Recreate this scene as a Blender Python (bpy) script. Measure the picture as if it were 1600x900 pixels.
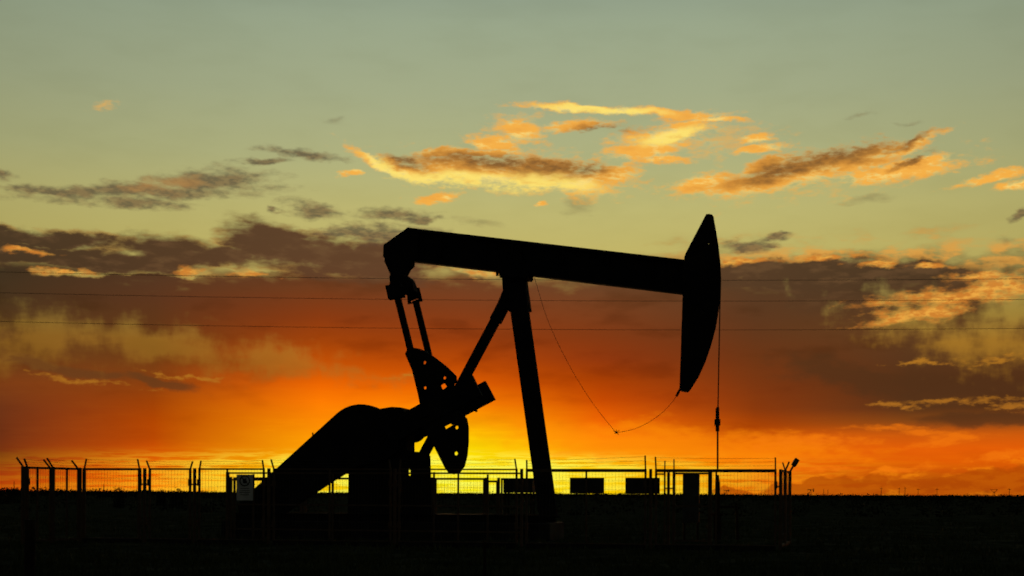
import bpy, bmesh, math, random
from mathutils import Vector, Matrix

for o in list(bpy.data.objects):
    bpy.data.objects.remove(o, do_unlink=True)
SC = bpy.context.scene
COL = SC.collection
random.seed(7)
R = math.radians

# ------------------------------------------------------------------ camera
EYE = 1.70                     # eye height in metres
FOC = 50.0 / 36.0 * 1600.0     # focal length in photo pixels
HOR = 771.0                    # horizon row at the picture's middle
ROLL = -0.0050
cam = bpy.data.cameras.new('camera')
cam.lens = 50.0; cam.sensor_width = 36.0
cam.shift_y = (HOR - 450.0) / 1600.0
cam.clip_start = 0.1; cam.clip_end = 30000.0
camo = bpy.data.objects.new('camera', cam)
camo.location = (0, 0, EYE)
camo.rotation_euler = (R(90), ROLL, 0)
COL.objects.link(camo)
SC.camera = camo

def ray(px, py):
    """direction (per metre of depth) seen at a photo pixel"""
    dx, dy = px - 800.0, py - HOR
    s = -ROLL
    return ((dx + dy * s) / FOC, 1.0, -(dy - dx * s) / FOC)
def at(px, py, d):
    r = ray(px, py)
    return Vector((r[0] * d, d, EYE + r[2] * d))
def gx(px, d):
    """ground point below a photo column at a depth"""
    r = ray(px, HOR)
    return Vector((r[0] * d, d, 0.0))

SC.render.engine = 'CYCLES'
vs = SC.view_settings
vs.view_transform = 'Standard'; vs.look = 'None'; vs.exposure = 0.0; vs.gamma = 1.0
vs.use_curve_mapping = False
SC.cycles.use_denoising = True
SC.cycles.pixel_filter_type = 'BLACKMAN_HARRIS'; SC.cycles.filter_width = 1.8
SC.cycles.max_bounces = 2; SC.cycles.diffuse_bounces = 1; SC.cycles.glossy_bounces = 1
SC.cycles.use_adaptive_sampling = True
SC.cycles.adaptive_threshold = 0.04
SC.cycles.adaptive_min_samples = 6

# ------------------------------------------------------------------ world: sunset sky with cloud
SUN_AZ = math.atan((700 - 800) / FOC)      # azimuth of the hidden sun, from +Y towards +X
SUN_EL = R(1.0)
SUNDIR = Vector((math.sin(SUN_AZ) * math.cos(SUN_EL), math.cos(SUN_AZ) * math.cos(SUN_EL), math.sin(SUN_EL)))

def lin(c):
    return tuple(((v / 255.0) / 12.92 if v / 255.0 <= 0.04045 else ((v / 255.0 + 0.055) / 1.055) ** 2.4) for v in c) + (1.0,)

world = bpy.data.worlds.new('World')
SC.world = world
world.use_nodes = True
WN = world.node_tree
world.cycles.sampling_method = 'MANUAL'; world.cycles.sample_map_resolution = 256
WN.nodes.clear()

class F:
    """a float socket with arithmetic"""
    def __init__(self, s): self.s = s
    def __add__(a, b): return m('ADD', a, b)
    def __radd__(a, b): return m('ADD', b, a)
    def __sub__(a, b): return m('SUBTRACT', a, b)
    def __rsub__(a, b): return m('SUBTRACT', b, a)
    def __mul__(a, b): return m('MULTIPLY', a, b)
    def __rmul__(a, b): return m('MULTIPLY', b, a)
    def __truediv__(a, b): return m('DIVIDE', a, b)
def put(sock, v):
    if isinstance(v, F): WN.links.new(v.s, sock)
    elif isinstance(v, bpy.types.NodeSocket): WN.links.new(v, sock)
    else: sock.default_value = v
def m(op, a, b=None, clamp=False):
    n = WN.nodes.new('ShaderNodeMath'); n.operation = op; n.use_clamp = clamp
    put(n.inputs[0], a)
    if b is not None: put(n.inputs[1], b)
    return F(n.outputs[0])
def sstep(v, a, b, lo=0.0, hi=1.0):
    n = WN.nodes.new('ShaderNodeMapRange'); n.interpolation_type = 'SMOOTHSTEP'
    if a > b: a, b, lo, hi = b, a, hi, lo
    put(n.inputs['Value'], v)
    n.inputs['From Min'].default_value = a; n.inputs['From Max'].default_value = b
    n.inputs['To Min'].default_value = lo; n.inputs['To Max'].default_value = hi
    return F(n.outputs['Result'])
def clamp01(v): return m('ADD', v, 0.0, True)
def mix(f, a, b):
    n = WN.nodes.new('ShaderNodeMix'); n.data_type = 'RGBA'; n.clamp_factor = True
    put(n.inputs[0], f); put(n.inputs[6], a); put(n.inputs[7], b)
    return n.outputs[2]
def cmul(f, a, b, mode='MULTIPLY'):
    n = WN.nodes.new('ShaderNodeMix'); n.data_type = 'RGBA'; n.blend_type = mode; n.clamp_factor = True
    put(n.inputs[0], f); put(n.inputs[6], a); put(n.inputs[7], b)
    return n.outputs[2]
def vm(op, a, b=None):
    n = WN.nodes.new('ShaderNodeVectorMath'); n.operation = op
    put(n.inputs[0], a)
    if b is not None: put(n.inputs[1], b)
    return n.outputs['Value'] if op in ('LENGTH', 'DOT_PRODUCT') else n.outputs[0]
def noise(stretch, scale, detail=6, rough=0.55, off=(0, 0, 0), color=False, vec=None):
    mp = WN.nodes.new('ShaderNodeMapping')
    put(mp.inputs['Vector'], vec if vec is not None else DIR)
    mp.inputs['Scale'].default_value = (1, 1, stretch)
    mp.inputs['Location'].default_value = off
    n = WN.nodes.new('ShaderNodeTexNoise')
    put(n.inputs['Vector'], mp.outputs[0])
    n.inputs['Scale'].default_value = scale; n.inputs['Detail'].default_value = detail
    n.inputs['Roughness'].default_value = rough
    return n.outputs['Color'] if color else F(n.outputs['Fac'])
def ramp(fac, stops):
    """stops: (photo row, sRGB)"""
    n = WN.nodes.new('ShaderNodeValToRGB')
    els = n.color_ramp.elements
    pts = sorted(((HOR - py) / 1000.0, c) for py, c in stops)
    els[0].position = max(pts[0][0], 0); els[0].color = lin(pts[0][1])
    els[1].position = pts[-1][0]; els[1].color = lin(pts[-1][1])
    for p, c in pts[1:-1]:
        e = els.new(max(p, 0)); e.color = lin(c)
    put(n.inputs[0], fac)
    return n.outputs[0]

tcn = WN.nodes.new('ShaderNodeTexCoord')
DIR = tcn.outputs['Generated']
sp = WN.nodes.new('ShaderNodeSeparateXYZ'); put(sp.inputs[0], DIR)
X, Y, Z = (F(sp.outputs[i]) for i in range(3))
AZ = m('ARCTAN2', X, Y)
HYP = m('SQRT', X * X + Y * Y + 1e-5)
KQ = FOC / 100.0                            # sky units: hundreds of photo pixels
QX = AZ * KQ
QY = m('MINIMUM', Z / HYP * KQ, 40.0)
cq = WN.nodes.new('ShaderNodeCombineXYZ'); put(cq.inputs[0], QX); put(cq.inputs[1], QY)
Q = cq.outputs[0]
def sky_q(px, py):
    r = ray(px, py)
    az = math.atan(r[0])
    return az * KQ, r[2] * math.cos(az) * KQ
EL10 = QY / 10.0

w1 = vm('SUBTRACT', noise(2.0, 30, 5, 0.58, color=True), (0.5, 0.5, 0.5))
WQ = vm('ADD', Q, vm('MULTIPLY', w1, (0.95, 0.34, 0)))
NA = noise(3.0, 56, 6, 0.54, (5, 2, 1))      # mid cloud texture
NB = noise(2.6, 150, 4, 0.55, (2, 7, 3))     # fine cloud texture
NM = noise(3.2, 20, 4, 0.5, (6, 1, 3))      # cloud masses
NV = noise(0.55, 46, 4, 0.55, (9, 2, 5))     # falling rain, upright streaks
NS = noise(13.0, 26, 6, 0.62, (1, 2, 8))     # level streaks

ROT = {}
def rotq(deg):
    """the cloud plane turned by whole steps, so that slanting clouds share it"""
    k = max((-24, -16, -8, -4, 0, 4, 8, 12, 22), key=lambda v: -abs(v - deg))
    if k not in ROT:
        if k == 0: ROT[k] = WQ
        else:
            c, s_ = math.cos(R(k)), math.sin(R(k))
            n = WN.nodes.new('ShaderNodeCombineXYZ')
            put(n.inputs[0], vm('DOT_PRODUCT', WQ, (c, s_, 0))); put(n.inputs[1], vm('DOT_PRODUCT', WQ, (-s_, c, 0)))
            ROT[k] = n.outputs[0]
    return ROT[k], k
for k in (-24, -16, -8, -4, 0, 4, 8, 12, 22): rotq(k)
def reach(px, py, rx, ry, deg=0.0):
    """elliptic distance from a cloud's middle: 1 at its edge (photo pixels)"""
    vec, k = rotq(deg)
    x, y = sky_q(px, py)
    c, s_ = math.cos(R(k)), math.sin(R(k))
    sx, sy = 100.0 / rx, 100.0 / ry
    n = WN.nodes.new('ShaderNodeVectorMath'); n.operation = 'MULTIPLY_ADD'
    put(n.inputs[0], vec)
    n.inputs[1].default_value = (sx, sy, 0)
    n.inputs[2].default_value = (-(c * x + s_ * y) * sx, -(-s_ * x + c * y) * sy, 0)
    return F(vm('LENGTH', n.outputs[0]))
def blob(*a): return 1.0 - reach(*a)
def group(lst):
    r = None
    for a in lst:
        b = reach(*a)
        r = b if r is None else m('MINIMUM', r, b)
    return 1.0 - r

# clear sky
clear = ramp(EL10, [(771, (210, 118, 36)), (700, (200, 128, 46)), (620, (160, 108, 34)), (580, (168, 116, 36)), (540, (182, 130, 44)), (500, (180, 148, 64)), (470, (186, 160, 80)),
                    (400, (194, 180, 102)), (330, (190, 182, 114)), (250, (176, 177, 126)), (150, (164, 171, 134)), (40, (154, 166, 138)), (-120, (120, 138, 132)), (-229, (96, 114, 118))])
offaxis = m('ABSOLUTE', QX - sky_q(840, 300)[0])
clear = cmul(sstep(offaxis, 2.0, 11.0, 0.0, 0.7), clear, lin((212, 213, 214)))
clear = cmul(sstep(NM, 0.40, 0.72, 0.0, 0.12), clear, lin((218, 216, 204)))

# the low bank of cloud and rain haze, lit through from behind
COLUMNS = [
    (0, [(771, (190, 60, 5)), (750, (165, 55, 8)), (720, (120, 45, 12)), (690, (106, 42, 18)), (650, (108, 48, 22)), (610, (125, 60, 22)), (570, (100, 58, 26)), (520, (80, 52, 28)), (480, (60, 40, 26)), (440, (52, 37, 27)), (400, (58, 44, 32)), (350, (70, 56, 40))]),
    (240, [(771, (255, 122, 5)), (745, (248, 104, 0)), (720, (218, 84, 0)), (690, (190, 72, 0)), (660, (175, 66, 0)), (630, (155, 62, 6)), (600, (130, 60, 16)), (560, (105, 55, 20)), (530, (92, 48, 20)), (480, (86, 44, 26)), (440, (76, 44, 30)), (400, (72, 46, 30)), (350, (80, 58, 40))]),
    (500, [(771, (255, 205, 0)), (742, (255, 204, 0)), (722, (255, 176, 0)), (700, (255, 158, 0)), (660, (255, 138, 0)), (630, (255, 122, 0)), (605, (240, 102, 0)), (580, (205, 82, 2)), (540, (165, 64, 6)), (500, (136, 50, 12)), (460, (112, 50, 22)), (420, (92, 54, 34)), (380, (84, 58, 38))]),
    (720, [(771, (255, 248, 30)), (735, (255, 244, 20)), (710, (255, 232, 0)), (690, (255, 212, 0)), (660, (255, 166, 0)), (630, (254, 128, 0)), (600, (225, 92, 0)), (570, (190, 72, 2)), (530, (148, 54, 10)), (480, (124, 52, 22)), (430, (100, 56, 34)), (380, (84, 54, 36))]),
    (940, [(771, (255, 214, 0)), (735, (255, 202, 0)), (712, (255, 156, 4)), (695, (255, 138, 4)), (680, (255, 122, 4)), (655, (240, 98, 0)), (625, (200, 72, 0)), (590, (165, 58, 2)), (560, (142, 50, 12)), (520, (124, 50, 18)), (480, (116, 56, 28)), (440, (96, 58, 36)), (380, (80, 54, 36))]),
    (1180, [(771, (225, 110, 8)), (740, (235, 105, 4)), (710, (240, 105, 4)), (690, (225, 92, 4)), (665, (170, 64, 2)), (640, (136, 52, 10)), (600, (120, 50, 16)), (560, (104, 48, 20)), (520, (92, 48, 26)), (480, (84, 48, 30)), (440, (76, 48, 32)), (400, (80, 54, 36))]),
    (1420, [(771, (150, 62, 6)), (745, (185, 76, 4)), (720, (225, 90, 2)), (700, (228, 92, 4)), (680, (205, 88, 10)), (660, (130, 66, 20)), (640, (84, 48, 24)), (600, (76, 42, 22)), (560, (84, 50, 28)), (520, (90, 56, 30)), (470, (78, 48, 30)), (440, (70, 45, 30)), (400, (76, 52, 36))]),
]
wl = sstep(QX, sky_q(660, 700)[0], sky_q(-40, 700)[0])
wr = sstep(QX, sky_q(800, 700)[0], sky_q(1420, 700)[0])
bank = None
for k, (px, st) in enumerate(COLUMNS):
    c = ramp(EL10, st)
    if bank is None: bank = c
    else:
        q0, q1 = sky_q(COLUMNS[k - 1][0], 650)[0], sky_q(px, 650)[0]
        bank = mix(clamp01((QX - q0) / (q1 - q0)), bank, c)
lowz = sstep(QY, 2.6, 0.6)
bank = cmul(sstep(NM, 0.48, 0.70, 0.0, 0.6) * (1.0 - lowz * 0.75), bank, lin((206, 186, 176)))
bank = mix(sstep(NM, 0.50, 0.30) * lowz * 0.2, bank, cmul(1.0, bank, (1.12, 1.35, 1.1, 1)))
bank = mix(sstep(NS, 0.52, 0.66) * lowz * 0.22, bank, cmul(1.0, bank, (1.15, 1.35, 1.1, 1)))

top = m('MINIMUM', (3.72 - QY) * 2.4, 2.4)
puffs = group([(70, 374, 170, 18, 0), (60, 400, 190, 22, 0), (200, 412, 150, 20, 0), (265, 394, 92, 30, -4), (355, 402, 90, 20, 4), (430, 386, 96, 40, -6), (520, 404, 110, 38, -4),
               (605, 408, 100, 40, -8), (1180, 424, 120, 26, 0), (1290, 420, 120, 28, 4), (1410, 428, 150, 28, -4), (1510, 431, 80, 13, -4),
               (1330, 470, 120, 36, -4), (1260, 440, 140, 28, 0)])
gaps = group([(50, 528, 190, 44, -4), (250, 540, 180, 40, -8), (430, 562, 150, 32, -8), (560, 585, 110, 18, -8),
              (1530, 525, 190, 58, -12), (1610, 480, 130, 70, 0), (1430, 512, 90, 30, -8)])
holes = group([(390, 418, 50, 12, 0), (120, 426, 70, 8, 4), (300, 428, 36, 8, 0), (745, 424, 46, 13, -6), (215, 425, 60, 8, 0)])
bands = group([(1500, 602, 290, 24, -4), (1340, 590, 150, 30, -16), (1560, 655, 120, 14, 0), (110, 578, 120, 11, -8), (240, 598, 90, 9, -8)])
pfield = puffs * 2.3 + (NA - 0.5) * 2.6 + (NM - 0.5) * 1.0 + 0.12
solid = group([(1400, 432, 190, 30, -4), (1200, 500, 260, 110, -4), (1330, 462, 150, 46, -4), (700, 500, 260, 80, 0), (120, 460, 320, 34, 0), (420, 470, 200, 50, -4)])
body = top + (NM - 0.5) * 2.2 + (NA - 0.5) * 1.4
body = m('MAXIMUM', body, solid * 2.2 + (NM - 0.5) * 1.4 + (NA - 0.5) * 1.2)
body = body - sstep(holes + (NA - 0.5) * 1.8, -0.05, 0.9) * 1.6
body = m('MAXIMUM', body, pfield)
a_body = sstep(body, -0.45, 1.15)
thin = sstep(gaps + (NM - 0.5) * 1.6 + (NV - 0.5) * 3.0 + (NA - 0.5) * 0.9, -0.20, 1.10)
a_gap = 1.0 - thin * (0.52 + wr * 0.34)
a_bank = a_body * a_gap
bd = sstep(bands * 1.6 + (NM - 0.5) * 1.2 + (NA - 0.5) * 1.6, -0.15, 1.0)
a_bank = m('MAXIMUM', a_bank, m('MAXIMUM', bd * 0.9, sstep(QY, 2.0, 1.2)))
dark = mix(sstep(NA, 0.54, 0.34) * 0.5, mix(wr, mix(wl, lin((92, 56, 38)), lin((66, 44, 30))), lin((68, 45, 31))), lin((112, 78, 50)))
pf = sstep(pfield, 0.0, 1.1)
bank = mix(pf * sstep(QY, 2.5, 3.4) * 0.8, bank, dark)
bank = mix(bd * 0.75, bank, mix(wl, lin((76, 44, 24)), lin((102, 60, 28))))
sky = mix(a_bank * 0.96, clear, bank)
# sun-caught rims along the bank's upper edge
rim = a_body * (1.0 - a_body) * 4.0
rimz = sstep(QY, 2.7, 3.4) * sstep(QY, 4.4, 3.7)
rimw = sstep(QX, sky_q(980, 400)[0], sky_q(1280, 400)[0]) * 0.42 + 0.20
sky = mix(rim * rimz * rimw * sstep(NA, 0.40, 0.60), sky, lin((246, 170, 70)))
glow = group([(1170, 408, 50, 7, 0), (1290, 402, 70, 6, 4), (1365, 408, 40, 7, 0), (1450, 418, 60, 6, -4), (1530, 432, 60, 8, 0), (1480, 464, 130, 20, 6), (1440, 490, 110, 13, 8), (1570, 446, 90, 16, 0), (302, 424, 24, 9, 0), (40, 394, 40, 6, 0), (108, 423, 44, 6, 5), (745, 424, 46, 11, -8),
              (395, 428, 34, 6, 0), (1140, 410, 40, 10, 0)])
gl = sstep(glow * 1.4 + (NA - 0.5) * 3.0 + (NB - 0.5) * 1.8, -0.15, 1.25)
sky = mix(gl * 0.88, sky, mix(sstep(NB, 0.36, 0.60), lin((250, 178, 72)), lin((214, 132, 48))))
gl2 = sstep(group([(1440, 566, 60, 5, 0), (1560, 562, 60, 7, 0), (130, 595, 80, 5, -6), (1500, 628, 130, 6, 2), (1400, 633, 50, 6, -4), (1590, 636, 50, 6, 2), (640, 590, 40, 6, 0), (300, 590, 80, 5, -4)]) * 1.3 + (NA - 0.5) * 3.0 + (NB - 0.5) * 3.2, 0.0, 1.4)
sky = mix(gl2 * 0.75, sky, cmul(1.0, clear, (1.35, 1.18, 0.95, 1)))

# grey-brown scraps of cloud above the bank
scraps = group([(225, 300, 215, 15, 3), (325, 284, 105, 22, 6), (100, 300, 100, 9, 2), (210, 318, 80, 10, 2), (400, 252, 48, 6, 4), (470, 241, 66, 9, -4), (495, 330, 56, 16, -6), (430, 329, 18, 5, 0),
                (620, 334, 60, 13, 0), (665, 345, 40, 8, 0), (545, 362, 60, 12, 5), (610, 366, 90, 18, 0), (1168, 383, 46, 11, 6), (1204, 372, 24, 6, 0), (1592, 332, 24, 7, 20), (4, 271, 26, 11, 0)])
faint = group([(530, 186, 16, 9, 22), (1366, 310, 34, 7, 10), (1574, 375, 18, 8, -10), (740, 348, 44, 6, -4), (905, 318, 26, 24, 0), (1200, 268, 80, 12, 8), (1350, 178, 26, 4, 0), (1420, 192, 26, 4, 0)])
sa = m('MAXIMUM', sstep(scraps * 2.0 + (NA - 0.5) * 3.0 + (NB - 0.5) * 1.0, -0.55, 1.5), sstep(faint + (NA - 0.5) * 2.2, -0.3, 1.2) * 0.42)
scol = mix(sstep(NB, 0.40, 0.62), lin((126, 102, 68)), lin((94, 80, 60)))
sky = mix(sa * 0.86, sky, scol)
warm = sstep(blob(255, 288, 70, 16, 10) + (NA - 0.5) * 2.2, -0.2, 0.8)
sky = mix(warm * sa * 0.5, sky, lin((190, 136, 72)))

# high clouds still in the sun
gold = group([(590, 252, 66, 9, -20), (650, 268, 62, 16, -16), (735, 268, 125, 28, -4), (850, 272, 135, 32, -4), (905, 283, 84, 28, -4), (955, 272, 50, 18, 8),
              (690, 238, 50, 7, 4), (760, 238, 70, 8, 6),
              (920, 171, 112, 8, -3), (1040, 178, 110, 8, -5), (1110, 186, 60, 5, -8),
              (806, 206, 46, 20, 0), (770, 224, 54, 11, -8), (905, 198, 60, 10, 4), (1045, 212, 90, 22, 10), (1010, 236, 76, 15, 4), (1075, 195, 46, 12, 14), (1040, 248, 52, 6, 0),
              (1100, 287, 58, 18, 8), (1190, 282, 120, 19, 10), (1270, 262, 120, 27, 10), (1340, 250, 100, 20, 14), (1425, 228, 62, 12, 22), (1400, 268, 105, 16, 4), (1440, 254, 60, 10, 8), (1200, 258, 64, 12, 14),
              (1180, 220, 36, 8, 4), (1190, 234, 46, 7, 4), (548, 271, 22, 7, 10), (682, 308, 38, 7, 6), (836, 319, 12, 5, 0), (1555, 276, 66, 8, 12), (1596, 286, 30, 8, 4)])
wisp = group([(165, 162, 26, 6, 12), (820, 190, 60, 26, 0), (1110, 225, 110, 26, 0), (770, 245, 160, 22, 0), (1330, 270, 170, 30, 8), (1130, 205, 80, 12, -4)])
ga = m('MAXIMUM', sstep(gold * 2.1 + (NA - 0.5) * 2.8 + (NB - 0.5) * 2.6, -0.50, 1.25), sstep(wisp + (NA - 0.5) * 3.2 + (NB - 0.5) * 2.4, -0.1, 1.3) * 0.5)
core = group([(640, 250, 40, 10, -12), (770, 254, 130, 17, -4), (860, 262, 90, 17, -4), (915, 268, 40, 14, 10), (935, 203, 55, 10, 5), (1300, 246, 120, 18, 7), (1230, 264, 90, 15, 12), (1425, 222, 50, 8, 22), (1440, 246, 44, 5, 18)])
ca = sstep(core * 1.3 + (NA - 0.5) * 1.2 + (NB - 0.5) * 0.4, -0.35, 1.15)
hot = group([(735, 284, 150, 14, -3), (620, 264, 60, 9, -22), (940, 173, 90, 7, -3), (1050, 214, 60, 13, 8), (860, 286, 90, 15, -4)])
ha = sstep(hot * 1.2 + (NA - 0.5) * 1.2, -0.45, 0.6)
gcol = mix(ha, lin((247, 176, 70)), lin((255, 226, 112)))
gcol = mix(sstep(NA * 0.6 + NB * 0.4, 0.52, 0.38) * 0.75, gcol, lin((255, 224, 128)))
gcol = mix(sstep(NA, 0.52, 0.70) * 0.40, gcol, lin((228, 152, 62)))
gcol = mix(sstep(core * 1.3 + (NA - 0.5) * 1.6, -0.95, 0.55) * 0.62, gcol, lin((206, 130, 44)))
gcol = mix(ca * 0.92, gcol, mix(sstep(NB, 0.4, 0.62), lin((150, 98, 42)), lin((120, 80, 40))))
sky = mix(ga * 0.96, sky, gcol)

# light through the gap under the bank, close to the horizon
qs = sky_q(690, 740)[0]
def bell(w):
    d = (QX - qs) / w
    return m('POWER', 2.718, m('MULTIPLY', d * d, -1.0))
slit = sstep(QY + (NS - 0.5) * 0.36, 0.72, 0.46)
sky = mix(slit * bell(4.0) * sstep(NS, 0.36, 0.60) * 0.95, sky, lin((255, 206, 4)))
sky = mix(slit * bell(2.9) * sstep(NS, 0.43, 0.55), sky, lin((255, 252, 84)))
lowlit = sstep(group([(905, 690, 130, 26, -6), (1010, 690, 150, 30, 0), (1170, 705, 180, 28, 0), (960, 672, 70, 12, 0)]) * 1.1 + (NA - 0.5) * 2.2 + (NM - 0.5) * 1.2, -0.4, 1.0)
sky = mix(lowlit * 0.6, sky, lin((255, 140, 6)))
# small heaped clouds low on the right, with lit edges
hump = group([(1236, 766, 40, 16, 0), (1305, 762, 56, 17, 0), (1366, 760, 34, 22, 0), (1440, 764, 50, 14, 0), (1510, 756, 90, 20, 4), (1590, 752, 60, 24, 0), (1150, 769, 30, 9, 0)])
hf = hump * 2.0 + (NA - 0.5) * 1.4 + (NB - 0.5) * 1.0
hr = sstep(hf, -0.8, -0.05)
hb = sstep(hf, -0.15, 0.45)
sky = mix(hr * 0.55 * sstep(NA, 0.40, 0.60), sky, lin((252, 140, 14)))
sky = mix(hb * 0.75, sky, lin((176, 72, 4)))
lit2 = sstep(group([(1470, 690, 40, 10, 10), (1560, 715, 60, 8, 10), (1500, 680, 50, 8, 0), (1450, 676, 40, 6, 0), (1380, 668, 80, 5, 0), (1300, 735, 90, 6, 0), (1400, 733, 60, 6, 6), (1260, 690, 120, 14, 0)]) * 1.3 + (NA - 0.5) * 3.2 + (NB - 0.5) * 1.4, -0.2, 1.2)
sky = mix(lit2 * 0.6, sky, lin((246, 122, 14)))

# away from the sunset the sky falls off into dusk
nish = WN.nodes.new('ShaderNodeTexSky'); nish.sky_type = 'NISHITA'; nish.sun_disc = False
nish.sun_elevation = SUN_EL; nish.sun_rotation = SUN_AZ; nish.air_density = 1.2; nish.dust_density = 2.0
dusk = cmul(1.0, nish.outputs[0], (0.055, 0.055, 0.055, 1))
ca_ = F(vm('DOT_PRODUCT', DIR, tuple(SUNDIR)))
sky = mix(sstep(ca_, 0.89, 0.55), sky, dusk)
bg = WN.nodes.new('ShaderNodeBackground'); put(bg.inputs[0], sky); bg.inputs[1].default_value = 1.0
wo = WN.nodes.new('ShaderNodeOutputWorld'); WN.links.new(bg.outputs[0], wo.inputs[0])

sun = bpy.data.lights.new('sun', 'SUN'); sun.energy = 0.4; sun.angle = R(0.6); sun.color = (1.0, 0.55, 0.22)
suno = bpy.data.objects.new('sun', sun); COL.objects.link(suno)
suno.rotation_euler = SUNDIR.to_track_quat('Z', 'Y').to_euler()
#@@BODY
# ------------------------------------------------------------------ materials
def material(name, c1, c2, rough=0.7, metal=0.0, scale=3.0, bump=0.15, detail=6, spec=0.3, c3=None):
    mt = bpy.data.materials.new(name); mt.use_nodes = True
    nt = mt.node_tree; b = nt.nodes['Principled BSDF']
    tc = nt.nodes.new('ShaderNodeTexCoord')
    n = nt.nodes.new('ShaderNodeTexNoise'); n.inputs['Scale'].default_value = scale; n.inputs['Detail'].default_value = detail
    nt.links.new(tc.outputs['Object'], n.inputs['Vector'])
    cr = nt.nodes.new('ShaderNodeValToRGB')
    cr.color_ramp.elements[0].position = 0.36; cr.color_ramp.elements[0].color = c1 + (1,)
    cr.color_ramp.elements[1].position = 0.66; cr.color_ramp.elements[1].color = c2 + (1,)
    if c3:
        e = cr.color_ramp.elements.new(0.5); e.color = c3 + (1,)
    nt.links.new(n.outputs['Fac'], cr.inputs[0]); nt.links.new(cr.outputs[0], b.inputs['Base Color'])
    b.inputs['Roughness'].default_value = rough; b.inputs['Metallic'].default_value = metal
    b.inputs['Specular IOR Level'].default_value = spec
    if bump:
        bp = nt.nodes.new('ShaderNodeBump'); bp.inputs['Strength'].default_value = bump; bp.inputs['Distance'].default_value = 0.02
        n2 = nt.nodes.new('ShaderNodeTexNoise'); n2.inputs['Scale'].default_value = scale * 6; n2.inputs['Detail'].default_value = 5
        nt.links.new(tc.outputs['Object'], n2.inputs['Vector'])
        nt.links.new(n2.outputs['Fac'], bp.inputs['Height']); nt.links.new(bp.outputs[0], b.inputs['Normal'])
    return mt
M = {
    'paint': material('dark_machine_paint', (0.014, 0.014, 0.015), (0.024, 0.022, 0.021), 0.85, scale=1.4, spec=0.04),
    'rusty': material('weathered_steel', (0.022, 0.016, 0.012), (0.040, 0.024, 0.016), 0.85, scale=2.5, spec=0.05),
    'fence': material('fence_paint', (0.075, 0.050, 0.030), (0.115, 0.075, 0.042), 0.65, scale=5, spec=0.2),
    'wire': material('wire_steel', (0.05, 0.045, 0.04), (0.09, 0.08, 0.07), 0.6, scale=8, bump=0, spec=0.2),
    'cable': material('black_cable', (0.012, 0.012, 0.012), (0.022, 0.021, 0.02), 0.6, scale=8, bump=0, spec=0.2),
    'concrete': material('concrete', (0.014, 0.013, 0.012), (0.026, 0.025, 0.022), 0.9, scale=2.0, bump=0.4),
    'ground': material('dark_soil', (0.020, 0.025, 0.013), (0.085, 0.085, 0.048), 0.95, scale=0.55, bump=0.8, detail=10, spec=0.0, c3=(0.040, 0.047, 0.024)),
    'pad': material('packed_gravel', (0.025, 0.022, 0.016), (0.060, 0.052, 0.040), 0.95, scale=1.2, bump=0.8, detail=10, spec=0.02),
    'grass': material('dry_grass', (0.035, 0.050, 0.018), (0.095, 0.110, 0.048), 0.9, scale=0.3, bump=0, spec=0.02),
    'scrub': material('scrub_leaves', (0.008, 0.010, 0.005), (0.016, 0.019, 0.010), 0.9, scale=0.5, bump=0, spec=0.02),
    'bark': material('weathered_timber', (0.020, 0.016, 0.012), (0.045, 0.036, 0.027), 0.9, scale=6, bump=0.6, spec=0.1),
    'white': material('white_enamel', (0.46, 0.49, 0.47), (0.62, 0.64, 0.61), 0.5, scale=4, bump=0.05),
    'black': material('black_print', (0.012, 0.012, 0.012), (0.02, 0.02, 0.02), 0.6, scale=4, bump=0),
    'red': material('red_print', (0.20, 0.02, 0.02), (0.28, 0.03, 0.03), 0.6, scale=4, bump=0),
    'board': material('dark_board', (0.020, 0.022, 0.018), (0.034, 0.036, 0.030), 0.7, scale=3),
    'cabinet': material('grey_green_cabinet', (0.035, 0.040, 0.034), (0.055, 0.060, 0.050), 0.6, scale=3),
}

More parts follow.
